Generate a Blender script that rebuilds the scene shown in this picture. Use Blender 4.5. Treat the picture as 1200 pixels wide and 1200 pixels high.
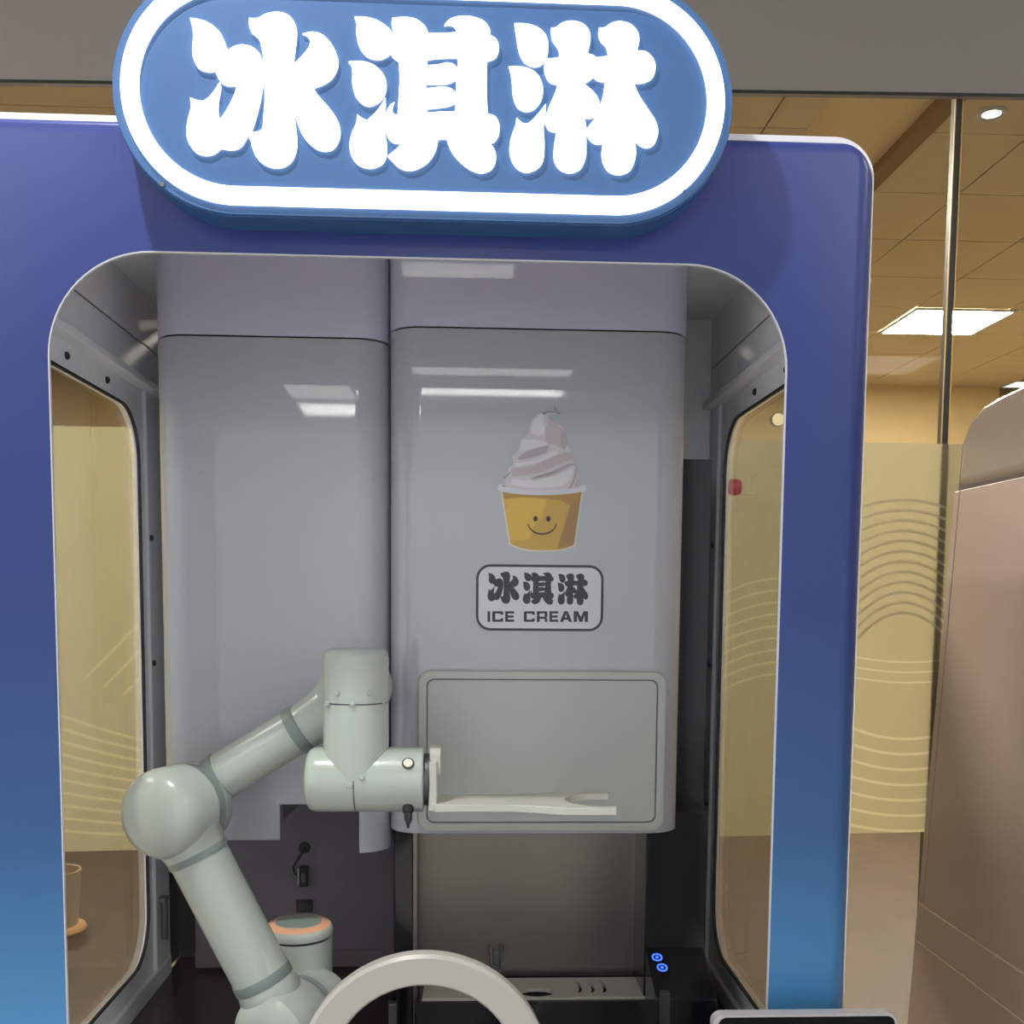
import bpy, bmesh, math, random
from mathutils import Vector, Matrix
from mathutils.geometry import tessellate_polygon
random.seed(7)
PI = math.pi
SC = bpy.context.scene
COL = SC.collection
for o in list(bpy.data.objects):
    bpy.data.objects.remove(o)

# ------------------------------------------------------------------ camera
# world: X right, Y into the kiosk (front panel at Y=0), Z up, metres
ROT = ((0.99896034, -0.00865769, -0.04475795), (0.00491548, 0.99653298, -0.08305335), (0.04532182, 0.08274700, 0.99553948))
FOC, PX, PY = 1190.0, 600.0, 800.0
EYE = Vector((0, -1.19, 1.40))
cam = bpy.data.cameras.new('camera')
cam.sensor_fit = 'HORIZONTAL'; cam.sensor_width = 36; cam.lens = FOC / 1200 * 36
cam.shift_y = (PY - 600) / 1200; cam.clip_start = .02
co = bpy.data.objects.new('camera', cam); COL.objects.link(co); SC.camera = co
def _w(v): return Vector((v[0], v[2], -v[1]))
right, down, fwd = (_w(r) for r in ROT)
m = Matrix.Identity(4)
for i, c in enumerate((right, -down, -fwd)):
    for k in range(3): m[k][i] = c[k]
m.translation = EYE
co.matrix_world = m
def onto(u, v, axis, val):          # measured photo point -> point on a world plane
    d = right * ((u - PX) / FOC) + down * ((v - PY) / FOC) + fwd
    return EYE + d * ((val - EYE[axis]) / d[axis])
def fy(u, v, y): return onto(u, v, 1, y)
def fx(u, v, x): return onto(u, v, 0, x)
def fz(u, v, z): return onto(u, v, 2, z)

# ------------------------------------------------------------------ world, exposure, main lamps
W = bpy.data.worlds.new('World'); SC.world = W; W.use_nodes = True
W.node_tree.nodes['Background'].inputs[0].default_value = (.88, .94, 1, 1)
W.node_tree.nodes['Background'].inputs[1].default_value = 1.3
SC.view_settings.view_transform = 'Standard'; SC.view_settings.look = 'None'
SC.view_settings.gamma = 1; SC.view_settings.use_curve_mapping = False
SC.view_settings.exposure = 0.0
ROOM_LAMP = 20.0        # radiance of the ceiling panels on the camera's side
FAR_LAMP = 160.0         # radiance of the ceiling panels behind the partition
SPOT = 120.0            # watts of the downlight over the kiosk
SIGN = 3.2             # radiance of the lit sign letters

# ------------------------------------------------------------------ materials
def lin(c): return tuple(((x / 255) / 12.92 if x <= 10 else ((x / 255 + .055) / 1.055) ** 2.4) for x in c)
MATS = {}
def mat(name, rgb, rough=.5, metal=0, spec=.5, coat=0, noise=.06, scale=30, bump=0, linear=False):
    mt = bpy.data.materials.new(name); mt.use_nodes = True
    nt = mt.node_tree; b = nt.nodes['Principled BSDF']
    c = rgb if linear else lin(rgb)
    b.inputs['Roughness'].default_value = rough; b.inputs['Metallic'].default_value = metal
    b.inputs['Specular IOR Level'].default_value = spec; b.inputs['Coat Weight'].default_value = coat
    b.inputs['Coat Roughness'].default_value = .03
    tc = nt.nodes.new('ShaderNodeTexCoord'); n = nt.nodes.new('ShaderNodeTexNoise')
    n.inputs['Scale'].default_value = scale; n.inputs['Detail'].default_value = 4
    nt.links.new(tc.outputs['Object'], n.inputs['Vector'])
    r = nt.nodes.new('ShaderNodeValToRGB')
    r.color_ramp.elements[0].color = tuple(x * (1 - noise) for x in c) + (1,)
    r.color_ramp.elements[1].color = tuple(min(1, x * (1 + noise)) for x in c) + (1,)
    nt.links.new(n.outputs['Fac'], r.inputs['Fac']); nt.links.new(r.outputs['Color'], b.inputs['Base Color'])
    if bump:
        bp = nt.nodes.new('ShaderNodeBump'); bp.inputs['Strength'].default_value = bump; bp.inputs['Distance'].default_value = .002
        nt.links.new(n.outputs['Fac'], bp.inputs['Height']); nt.links.new(bp.outputs['Normal'], b.inputs['Normal'])
    MATS[name] = mt
    return mt
def emit(name, rgb, strength):
    mt = bpy.data.materials.new(name); mt.use_nodes = True; nt = mt.node_tree
    nt.nodes.remove(nt.nodes['Principled BSDF']); e = nt.nodes.new('ShaderNodeEmission')
    e.inputs[0].default_value = tuple(rgb) + (1,); e.inputs[1].default_value = strength
    nt.links.new(e.outputs[0], nt.nodes['Material Output'].inputs[0]); MATS[name] = mt
    return mt
def glass(name, tint, ior=1.45, gain=1.0):
    mt = bpy.data.materials.new(name); mt.use_nodes = True; nt = mt.node_tree
    nt.nodes.remove(nt.nodes['Principled BSDF'])
    t = nt.nodes.new('ShaderNodeBsdfTransparent'); t.inputs[0].default_value = tuple(tint) + (1,)
    g = nt.nodes.new('ShaderNodeBsdfGlossy'); g.inputs['Roughness'].default_value = .01
    f = nt.nodes.new('ShaderNodeFresnel'); f.inputs[0].default_value = ior
    k = nt.nodes.new('ShaderNodeMath'); k.operation = 'MULTIPLY'; k.inputs[1].default_value = gain
    x = nt.nodes.new('ShaderNodeMixShader')
    nt.links.new(f.outputs[0], k.inputs[0]); nt.links.new(k.outputs[0], x.inputs[0])
    nt.links.new(t.outputs[0], x.inputs[1]); nt.links.new(g.outputs[0], x.inputs[2])
    nt.links.new(x.outputs[0], nt.nodes['Material Output'].inputs[0]); MATS[name] = mt
    return mt

def blue_paint():                      # printed fade on the panel: violet blue above, sky blue below
    mt = mat('blue_paint', (80, 92, 178), .33, spec=.35)
    nt = mt.node_tree; b = nt.nodes['Principled BSDF']
    g = nt.nodes.new('ShaderNodeNewGeometry'); s = nt.nodes.new('ShaderNodeSeparateXYZ')
    mr = nt.nodes.new('ShaderNodeMapRange'); mr.inputs[1].default_value = .85; mr.inputs[2].default_value = 1.93
    r = nt.nodes.new('ShaderNodeValToRGB'); el = r.color_ramp.elements
    el[0].position = 0; el[0].color = lin((74, 138, 190)) + (1,)
    el[1].position = 1; el[1].color = lin((58, 70, 136)) + (1,)
    for p, c in ((.25, (48, 86, 136)), (.5, (42, 60, 118)), (.75, (44, 58, 120))):
        e = el.new(p); e.color = lin(c) + (1,)
    nt.links.new(g.outputs['Position'], s.inputs[0]); nt.links.new(s.outputs['Z'], mr.inputs[0])
    nt.links.new(mr.outputs[0], r.inputs[0]); nt.links.new(r.outputs[0], b.inputs['Base Color'])
    return mt
def marble(name, c1, c2, rough):
    mt = mat(name, c1, rough, spec=.5); nt = mt.node_tree
    n = [x for x in nt.nodes if x.type == 'TEX_NOISE'][0]; r = [x for x in nt.nodes if x.type == 'VALTORGB'][0]
    n.inputs['Scale'].default_value = 1.6; n.inputs['Detail'].default_value = 9; n.inputs['Distortion'].default_value = 2.5
    r.color_ramp.elements[0].color = lin(c1) + (1,); r.color_ramp.elements[1].color = lin(c2) + (1,)
    r.color_ramp.elements[0].position = .35; r.color_ramp.elements[1].position = .65
    return mt
def film_mat(name, rgb, trans):
    mt = bpy.data.materials.new(name); mt.use_nodes = True; nt = mt.node_tree
    b = nt.nodes['Principled BSDF']; b.inputs['Base Color'].default_value = lin(rgb) + (1,); b.inputs['Roughness'].default_value = .35
    t = nt.nodes.new('ShaderNodeBsdfTranslucent'); t.inputs[0].default_value = lin(rgb) + (1,)
    x = nt.nodes.new('ShaderNodeMixShader'); x.inputs[0].default_value = trans
    nt.links.new(b.outputs[0], x.inputs[1]); nt.links.new(t.outputs[0], x.inputs[2])
    nt.links.new(x.outputs[0], nt.nodes['Material Output'].inputs[0]); MATS[name] = mt
    return mt
blue_paint()
mat('sign_blue', (64, 102, 154), .4, noise=.03)
mat('sign_rim', (48, 90, 146), .4, noise=.03)
emit('lit_acrylic', (.95, .97, 1), SIGN)
mat('white_gloss', (172, 175, 184), .3, spec=.4, coat=.8, noise=.012, scale=6)
mat('white_upper', (196, 196, 222), .35, noise=.02, scale=6)
mat('white_metal', (244, 245, 252), .5, noise=.02)
mat('hatch_white', (180, 184, 180), .3, noise=.02)
mat('groove_grey', (120, 122, 120), .5)
mat('lip_grey', (168, 171, 170), .5)
mat('latch_grey', (120, 118, 122), .4, metal=.5)
mat('edge_white', (236, 234, 240), .4)
mat('trim_white', (186, 188, 198), .4, noise=.02)
mat('ring_white', (174, 173, 168), .35, noise=.02)
mat('bay_grey', (112, 104, 116), .5, noise=.05)
mat('dark_deck', (46, 38, 38), .22, noise=.2, scale=12)
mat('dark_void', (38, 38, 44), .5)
mat('black_gloss', (14, 15, 20), .12, noise=.1)
mat('black_matte', (18, 18, 20), .55, noise=.1)
mat('gasket_black', (26, 27, 32), .6)
mat('arm_paint', (178, 187, 181), .25, spec=.5, coat=.15, noise=.015, scale=8)
mat('arm_band', (128, 140, 136), .45, noise=.03)
mat('arm_grey', (132, 146, 138), .45, noise=.03)
mat('arm_orange', (236, 176, 140), .4, noise=.04)
mat('fork_white', (198, 198, 190), .3, noise=.02)
mat('chrome', (190, 192, 190), .22, metal=1, noise=.04)
mat('steel', (126, 120, 113), .34, metal=1, noise=.12, scale=4)
mat('dark_metal', (92, 94, 98), .35, metal=.8)
mat('screw_dark', (58, 60, 66), .4, metal=.6)
mat('print_ink', (44, 43, 58), .4, noise=.03)
mat('plaster_grey', (132, 125, 121), .85, noise=.03, scale=60, bump=.05)
mat('ceiling_white', (180, 178, 172), .9)
mat('wall_paint', (176, 172, 164), .9)
mat('tile_cream', (204, 192, 168), .85, noise=.04, scale=20)
mat('tile_gap', (140, 120, 90), .9)
mat('plaster_cream', (222, 204, 170), .8, noise=.03)
mat('wall_cream', (206, 184, 138), .8, noise=.04, scale=3)
marble('brown_marble', (54, 41, 31), (70, 54, 40), .5)
marble('hall_floor', (196, 190, 182), (210, 205, 198), .3)
mat('gold_edge', (190, 160, 110), .35, metal=1)
mat('joint_dark', (30, 28, 22), .4)
mat('rose_panel', (164, 146, 138), .36, noise=.03, scale=2)
mat('rose_line', (226, 206, 190), .4)
mat('rose_cap', (138, 126, 120), .14, coat=.4, noise=.02)
mat('rose_core', (70, 58, 54), .6)
mat('red_plastic', (206, 24, 60), .22, coat=.4)
mat('bin_grey', (150, 132, 110), .4)
mat('bin_orange', (170, 130, 88), .35)
mat('screen_black', (6, 6, 9), .2, spec=.15)
mat('bezel_silver', (172, 170, 176), .3, metal=.2)
film_mat('film_cream', (174, 164, 130), .6)
film_mat('film_dark', (228, 222, 196), .6)
film_mat('film_light', (196, 187, 151), .65)
glass('front_glass', (.985, .99, .99), 1.45, .14)
glass('side_glass', (.92, .915, .89), 1.4, .4)
glass('hall_glass', (.95, .945, .91), 1.4, .12)
emit('lamp_warm', (1, .945, .84), FAR_LAMP)
emit('lamp_white', (1, .98, .93), ROOM_LAMP)
emit('spot_white', (1, .97, .92), 14)
emit('led_blue', (.05, .14, 1), 2.6)
emit('button_lamp', (1, .93, .74), 1.0)
emit('wall_lamp_glow', (1, .84, .5), 1.6)
for n_, c_ in (('cup_yellow', (196, 158, 62)), ('cup_bright', (214, 174, 66)), ('cup_brown', (162, 120, 66)), ('cup_dark', (172, 132, 58)),
               ('rim_grey', (204, 204, 216)), ('cream_base', (200, 194, 202)), ('cream_shade', (172, 164, 172)), ('cream_pink', (188, 174, 182)),
               ('cream_light', (214, 212, 218)), ('cream_line', (140, 136, 142)), ('print_edge', (208, 204, 196)), ('smile_brown', (48, 26, 20)), ('label_tint', (206, 206, 216))):
    mat(n_, c_, .3, noise=.02)

# ------------------------------------------------------------------ mesh helpers
class MB:
    def __init__(s): s.v = []; s.f = []; s.mi = []
    def face(s, idx, k=0): s.f.append(tuple(idx)); s.mi.append(k)
    def box(s, x0, x1, y0, y1, z0, z1, k=0):
        b = len(s.v)
        s.v += [(x, y, z) for z in (z0, z1) for y in (y0, y1) for x in (x0, x1)]
        for q in ((0, 2, 3, 1), (4, 5, 7, 6), (0, 1, 5, 4), (2, 6, 7, 3), (0, 4, 6, 2), (1, 3, 7, 5)): s.face([b + i for i in q], k)
        return s
    def prism(s, loops, plane, d0, d1, k=0):
        mp = {'XZ': lambda a, b, d: (a, d, b), 'YZ': lambda a, b, d: (d, a, b), 'XY': lambda a, b, d: (a, b, d)}[plane]
        tri = tessellate_polygon([[Vector((p[0], p[1], 0)) for p in lp] for lp in loops])
        flat = [p for lp in loops for p in lp]
        b = len(s.v); n = len(flat)
        s.v += [mp(p[0], p[1], d0) for p in flat]
        for t in tri: s.face([b + i for i in t], k)
        if d1 is not None:
            s.v += [mp(p[0], p[1], d1) for p in flat]
            for t in tri: s.face([b + n + i for i in t], k)
            st = b
            for lp in loops:
                L = len(lp)
                for i in range(L):
                    j = (i + 1) % L
                    s.face((st + i, st + j, st + n + j, st + n + i), k)
                st += L
        return s
    def lathe(s, prof, o, axis, seg=40, k=0, caps=True):
        o = Vector(o); a = Vector(axis).normalized()
        u = a.orthogonal().normalized(); w = a.cross(u); b = len(s.v)
        for r, h in prof:
            for i in range(seg):
                t = 2 * PI * i / seg
                s.v.append(tuple(o + a * h + (u * math.cos(t) + w * math.sin(t)) * r))
        for q in range(len(prof) - 1):
            for i in range(seg):
                j = (i + 1) % seg
                s.face((b + q * seg + i, b + q * seg + j, b + (q + 1) * seg + j, b + (q + 1) * seg + i), k)
        if caps:
            s.face([b + i for i in range(seg)][::-1], k); s.face([b + (len(prof) - 1) * seg + i for i in range(seg)], k)
        return s
    def tube(s, pts, r, seg=10, k=0):
        pts = [Vector(p) for p in pts]; b = len(s.v); u = None
        for i, p in enumerate(pts):
            d = (pts[min(i + 1, len(pts) - 1)] - pts[max(i - 1, 0)]).normalized()
            u = d.orthogonal().normalized() if u is None else (u - d * u.dot(d)).normalized()
            w = d.cross(u)
            for j in range(seg):
                t = 2 * PI * j / seg; s.v.append(tuple(p + (u * math.cos(t) + w * math.sin(t)) * r))
        for q in range(len(pts) - 1):
            for i in range(seg):
                j = (i + 1) % seg
                s.face((b + q * seg + i, b + q * seg + j, b + (q + 1) * seg + j, b + (q + 1) * seg + i), k)
        s.face([b + i for i in range(seg)], k); s.face([b + (len(pts) - 1) * seg + i for i in range(seg)], k)
        return s
WLOC = {}
def wloc(o): return WLOC.get(o.name, Vector((0, 0, 0)))
def obj(name, mb, mats, parent=None, loc=None, bevel=0, seg=2, smooth=35, label=None):
    """one mesh object; vertices are given in world coordinates; loc sets its origin"""
    base = wloc(parent) if parent else Vector((0, 0, 0))
    org = Vector(loc) if loc is not None else base
    me = bpy.data.meshes.new(name)
    me.from_pydata([tuple(Vector(v) - org) for v in mb.v], [], mb.f)
    for mm in (mats if isinstance(mats, (list, tuple)) else [mats]): me.materials.append(MATS[mm])
    me.polygons.foreach_set('material_index', mb.mi)
    bm = bmesh.new(); bm.from_mesh(me); bmesh.ops.remove_doubles(bm, verts=bm.verts, dist=1e-6); bmesh.ops.delete(bm, geom=[v_ for v_ in bm.verts if not v_.link_faces], context='VERTS')
    bmesh.ops.recalc_face_normals(bm, faces=bm.faces)
    for f in bm.faces: f.smooth = True
    bm.to_mesh(me); bm.free(); me.set_sharp_from_angle(angle=math.radians(smooth))
    o = bpy.data.objects.new(name, me); COL.objects.link(o)
    if parent: o.parent = parent
    o.location = org - base; WLOC[o.name] = org
    if bevel:
        b = o.modifiers.new('bevel', 'BEVEL'); b.width = bevel; b.segments = seg; b.limit_method = 'ANGLE'; b.angle_limit = math.radians(40)
        w_ = o.modifiers.new('normals', 'WEIGHTED_NORMAL'); w_.keep_sharp = True
    if label: o['label'] = label
    return o
def thing(name, label, cat, loc, group=None):
    o = bpy.data.objects.new(name, None); COL.objects.link(o); o.location = loc; WLOC[o.name] = Vector(loc)
    o.empty_display_size = .05
    return tag(o, label, cat, group)
def tag(o, label, cat, group=None):
    o['label'] = label; o['category'] = cat
    if group: o['group'] = group
    return o
def struct(o): o['kind'] = 'structure'; return o
def copy_to(o, loc, parent):              # another piece sharing mesh data, at a world point
    c = o.copy(); COL.objects.link(c); c.parent = parent; c.location = Vector(loc) - wloc(parent); WLOC[c.name] = Vector(loc)
    return c
def rrect(x0, x1, z0, z1, r, n=10):
    r = max(r, .0005); p = []
    for cx, cz, a in ((x1 - r, z1 - r, 0), (x0 + r, z1 - r, 90), (x0 + r, z0 + r, 180), (x1 - r, z0 + r, 270)):
        for i in range(n + 1):
            t = math.radians(a + 90 * i / n); p.append((cx + r * math.cos(t), cz + r * math.sin(t)))
    return p
def circ(cx, cz, r, n=64): return [(cx + r * math.cos(2 * PI * i / n), cz + r * math.sin(2 * PI * i / n)) for i in range(n)]
def smooth_loop(pts, n=6):                # closed outline; a third value marks a sharp corner
    L = len(pts); cs = [i for i in range(L) if len(pts[i]) > 2]; out = []
    def cr(p0, p1, p2, p3, t):
        return tuple(.5 * (2 * p1[k] + (p2[k] - p0[k]) * t + (2 * p0[k] - 5 * p1[k] + 4 * p2[k] - p3[k]) * t * t + (3 * p1[k] - p0[k] - 3 * p2[k] + p3[k]) * t ** 3) for k in (0, 1))
    for i in range(L):
        p1 = pts[i]; p2 = pts[(i + 1) % L]
        p0 = p1 if i in cs else pts[i - 1]; p3 = p2 if (i + 1) % L in cs else pts[(i + 2) % L]
        for q in range(n): out.append(cr(p0, p1, p2, p3, q / n))
    return out
c = 1
# ------------------------------------------------------------------ outlines of the three characters (200 px squares x 6)
G1 = [[[(75, 65, c), (130, 72), (210, 100), (285, 165), (325, 250), (335, 300), (310, 380), (255, 432), (190, 438), (130, 410), (97, 340), (92, 270), (98, 190), (90, 120)]],
      [[(335, 295, c), (390, 262), (450, 252), (520, 272), (570, 325), (588, 400), (588, 520), (570, 640), (540, 760), (510, 850), (475, 905), (430, 970), (370, 990), (290, 980, c), (250, 1015), (190, 1030), (120, 1010), (70, 950), (50, 870), (62, 770), (82, 690), (75, 625, c), (150, 648), (190, 635), (235, 590), (285, 515, c), (290, 560), (275, 650), (272, 720), (285, 782, c), (330, 715), (370, 640), (395, 580), (398, 535, c), (350, 540), (300, 520), (265, 470), (255, 430, c)]],
      [[(490, 65, c), (550, 65), (610, 35), (680, 22), (750, 35), (800, 80), (825, 150), (818, 260), (800, 390, c), (860, 335), (910, 270), (920, 225), (900, 190), (868, 175, c), (940, 162), (1010, 185), (1075, 255), (1115, 350), (1110, 420), (1070, 490), (1010, 530), (940, 555, c), (985, 620), (1060, 705), (1115, 790), (1132, 870), (1110, 950), (1060, 995), (980, 990), (900, 930), (845, 840), (800, 700, c), (815, 800), (828, 930), (815, 1020), (775, 1085), (700, 1118), (610, 1100), (545, 1045), (515, 980), (500, 920), (480, 890, c), (510, 868), (560, 862), (585, 835), (592, 760), (600, 640), (595, 400), (578, 270), (555, 205), (510, 165), (492, 115)]]]
G2 = [[[(92, 55, c), (170, 58), (250, 80), (320, 125), (365, 180), (375, 240), (345, 310), (290, 348), (230, 352), (170, 325), (125, 260), (105, 170), (108, 110)]],
      [[(50, 372, c), (130, 368), (210, 385), (275, 435), (312, 500), (312, 580), (275, 645), (210, 680), (150, 668), (100, 610), (78, 530), (78, 450), (70, 400)]],
      [[(110, 742, c), (140, 765), (180, 785, c), (230, 740), (275, 685), (310, 625, c), (310, 700), (303, 780), (305, 860), (320, 960), (315, 1040), (280, 1095), (200, 1120), (120, 1095), (70, 1030), (58, 950), (75, 870), (105, 800)]],
      [[(358, 65, c), (450, 58), (530, 75), (590, 125), (610, 172, c), (700, 172), (812, 165, c), (800, 130), (770, 112), (725, 115, c), (760, 75), (830, 52), (920, 55), (1000, 85), (1040, 135), (1048, 185, c), (1090, 215), (1108, 275), (1085, 340), (1025, 365, c), (1022, 450), (1022, 600), (1030, 740, c), (1080, 755), (1110, 810), (1108, 880), (1080, 930), (1045, 945, c), (1080, 1000), (1085, 1070), (1050, 1130), (980, 1152), (900, 1125), (820, 1060), (770, 990), (740, 912, c), (680, 915, c), (660, 1000), (610, 1075), (540, 1120), (470, 1135), (400, 1110), (325, 1035, c), (370, 1000), (430, 945, c), (370, 940), (330, 905), (308, 840), (312, 750), (335, 690), (372, 655, c), (358, 700), (365, 735), (395, 748, c), (405, 600), (410, 480), (402, 365, c), (370, 345), (345, 305), (350, 250), (380, 190, c), (355, 120)],
       [(605, 355, c), (690, 345), (818, 342, c), (820, 425, c), (790, 390), (740, 378), (680, 392), (600, 398, c)],
       [(595, 528, c), (690, 528), (760, 520), (808, 495, c), (808, 590, c), (770, 560), (710, 548), (650, 555), (592, 560, c)],
       [(605, 700, c), (690, 692), (760, 680), (800, 660, c), (800, 722, c), (690, 725), (600, 732, c)]]]
G3 = [[[(108, 102, c), (190, 105), (270, 130), (325, 180), (345, 250), (335, 340), (290, 395), (230, 402), (175, 370), (140, 300), (122, 200)]],
      [[(68, 405, c), (140, 405), (220, 425), (280, 475), (308, 560), (295, 640), (250, 700), (190, 720), (130, 690), (98, 610), (90, 510), (82, 450)]],
      [[(122, 765, c), (160, 800), (195, 808), (230, 785), (280, 730), (328, 668, c), (325, 740), (312, 830), (318, 950), (310, 1060), (270, 1120), (195, 1148), (125, 1120), (80, 1040), (75, 950), (95, 870), (115, 820)]],
      [[(365, 135, c), (400, 130), (450, 95), (520, 85), (590, 105), (635, 160), (640, 230), (622, 315, c), (660, 325), (690, 342), (768, 330, c), (760, 285), (745, 255), (715, 225), (700, 180), (702, 135, c), (745, 130), (790, 100), (850, 88), (920, 105), (970, 155), (985, 220), (970, 295, c), (1030, 300), (1080, 345), (1100, 410), (1080, 480), (1020, 515), (945, 520, c), (985, 610), (1050, 710), (1100, 790), (1118, 870), (1090, 950), (1035, 975), (980, 950), (950, 910, c), (962, 1000), (950, 1080), (915, 1140), (845, 1165), (775, 1145), (735, 1090), (722, 1020), (730, 945, c), (680, 948), (635, 915), (612, 860, c), (612, 960), (608, 1050), (570, 1125), (500, 1152), (430, 1130), (390, 1070), (385, 990), (402, 865, c), (350, 850), (318, 790, c), (350, 690), (390, 600), (412, 530, c), (360, 515), (325, 460), (318, 395), (335, 350, c), (380, 348), (425, 340, c), (420, 290), (400, 255), (372, 210)],
       [(590, 525, c), (630, 505), (665, 475, c), (690, 500), (745, 512, c), (735, 590), (712, 680, c), (690, 620), (650, 570)],
       [(600, 760, c), (640, 768), (690, 748, c), (650, 800), (614, 846, c)]]]
def glyph(mb, strokes, ox, oy, s, y0, y1, k=0, n=6):
    for st in strokes:
        loops = [[(lambda p: (p.x, p.z))(fy(ox + x * s, oy + y * s, y0)) for x, y in smooth_loop(lp, n)] for lp in st]
        mb.prism(loops, 'XZ', y0, y1, k)

# ------------------------------------------------------------------ the two rooms
def slab(name, x0, x1, y0, y1, z0, z1, mt): return struct(obj(name, MB().box(x0, x1, y0, y1, z0, z1), mt, loc=((x0 + x1) / 2, (y0 + y1) / 2, z0)))
WALLY = 1.0            # plane of the glazed partition behind the kiosk
slab('floor', -9, 9, -8.5, WALLY, -.1, 0, 'hall_floor')
slab('ceiling', -9, 9, -8.5, WALLY, 3.05, 3.15, 'ceiling_white')
b = MB()                                # bulkhead above the glass; its lower edge runs slightly out of level
sl = (2.463 - 2.428) / 2.12
zl = lambda x: 2.428 + (x + .947) * sl
b.v = [(x, y, z) for y in (WALLY - .003, WALLY + .011) for x, z in ((-5, zl(-5)), (5, zl(5)), (5, 3.15), (-5, 3.15))]
for q in ((0, 1, 2, 3), (4, 7, 6, 5), (0, 4, 5, 1), (1, 5, 6, 2), (2, 6, 7, 3), (3, 7, 4, 0)): b.face(q)
struct(obj('wall_front', b, 'plaster_grey', loc=(0, WALLY, 2.4)))
b = MB(); b.v = [(x, y, zl(x) + dz) for y in (WALLY - .005, WALLY - .003) for x, dz in ((-5, 0), (5, 0), (5, .006), (-5, .006))]
for q in ((0, 1, 2, 3), (4, 7, 6, 5), (0, 4, 5, 1), (1, 5, 6, 2), (2, 6, 7, 3), (3, 7, 4, 0)): b.face(q)
struct(obj('trim_1', b, 'joint_dark', loc=(0, WALLY, 2.44)))
# room behind the glass
CZ = 3.26; FARY = 7.6
slab('floor.001', -5, 5, WALLY, FARY, -.1, 0, 'brown_marble')
slab('wall_left.001', -5.1, -5, WALLY, FARY, 0, CZ, 'wall_cream')
slab('wall_right.001', 5, 5.1, WALLY, FARY, 0, CZ, 'wall_cream')
wf = slab('wall_far', -5, 5, FARY, FARY + .1, 0, CZ, 'tile_gap'); 
pm = obj('wall_panel', MB().box(-4.984, -3.796, FARY - .012, FARY, 0, CZ), 'wall_cream', wf, loc=(-4.39, FARY, 0))
for i in range(1, 8): copy_to(pm, (-4.39 + 1.2 * i, FARY, 0), wf)
ceil2 = slab('ceiling.001', -5, 5, WALLY, FARY, CZ + .05, CZ + .15, 'tile_gap')
# plain recessed strip between the tile fields
obj('ceiling_strip', MB().box(1.345, 1.76, WALLY + .25, FARY, CZ + .03, CZ + .05), 'plaster_cream', ceil2)
obj('strip_edge', MB().box(1.76, 1.84, WALLY + .25, FARY, CZ - .006, CZ + .05), 'tile_gap', ceil2)
tile_mesh = None; LAMP = (2.84, 5.302)
def tiles(xs, ys):
    global tile_mesh
    for x0, x1 in xs:
        for y0, y1 in ys:
            if abs(x0 - LAMP[0]) < .05 and abs(y0 - LAMP[1]) < .05: continue
            full = abs(x1 - x0 - .6) < .02
            if full and tile_mesh:
                copy_to(tile_mesh, (x0, y0, CZ), ceil2)
            else:
                t = obj('ceiling_tile', MB().box(x0 + .004, x1 - .004, y0 + .004, y0 + .588, CZ, CZ + .02), 'tile_cream', ceil2, loc=(x0, y0, CZ))
                if full: tile_mesh = t
ys = [(2.345 + .592 * i, 2.345 + .592 * (i + 1)) for i in range(9)]
tiles([(2.24 + .6 * i, 2.84 + .6 * i) for i in range(4)] + [(1.84, 2.24)], ys)
tiles([(1.168 - .6 * (i + 1), 1.168 - .6 * i) for i in range(10)] + [(1.168, 1.345)], ys)

# lamps: fittings in both ceilings; those labelled added only brighten the scene
def ceiling_lamp(name, label, x0, x1, y0, y1, z, mt, group=None):
    t = thing(name, label, 'lamp', ((x0 + x1) / 2, (y0 + y1) / 2, z), group)
    fr = [[(x0, y0), (x1, y0), (x1, y1), (x0, y1)], [(x0 + .02, y0 + .02), (x1 - .02, y0 + .02), (x1 - .02, y1 - .02), (x0 + .02, y1 - .02)]]
    obj('lamp_frame', MB().prism(fr, 'XY', z - .012, z), 'trim_white', t)
    obj('lamp_diffuser', MB().prism([fr[1]], 'XY', z - .008, z - .002), mt, t)
    return t
ceiling_lamp('ceiling_lamp', 'bright square ceiling lamp seen through the glass at the right', 2.84, 3.50, 5.30, 5.90, CZ - .0005, 'lamp_warm')
for i, (x0, y0) in enumerate(((-1.2, 1.9), (.4, 3.3), (-2.9, 4.4))):  # unseen lamps added to fill the room behind the glass with warm light
    ceiling_lamp('ceiling_lamp', ['square ceiling lamp just behind the kiosk, hidden by the sign', 'square ceiling lamp in mid room behind the kiosk', 'square ceiling lamp far left behind the partition'][i], x0, x0 + .6, y0, y0 + .6, CZ - .001, 'lamp_warm')
ceiling_lamp('ceiling_lamp', 'long ceiling lamp far behind the viewer, mirrored in the machine cover', -.42, .78, -6.5, -6.2, 3.05, 'lamp_white')
ceiling_lamp('ceiling_lamp', 'square ceiling lamp far behind the viewer, mirrored in the left cover', -1.46, -.9, -7.5, -6.9, 3.05, 'lamp_white')
ceiling_lamp('ceiling_lamp', 'square ceiling lamp left of the viewer in front of the kiosk', -2.2, -1.6, -2.6, -2.0, 3.05, 'lamp_white')  # this lamp and the next are added for general light
ceiling_lamp('ceiling_lamp', 'square ceiling lamp right of the viewer in front of the kiosk', 1.5, 2.1, -2.6, -2.0, 3.05, 'lamp_white')
for i, (x0, y0) in enumerate(((-2.6, -.1), (2.2, -.4))):  # added lamps that light the inner side walls through the side windows
    ceiling_lamp('ceiling_lamp', 'square ceiling lamp over the hall to the ' + ('left', 'right')[i] + ' of the kiosk', x0, x0 + .6, y0, y0 + .6, 3.05, 'lamp_white')
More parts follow.
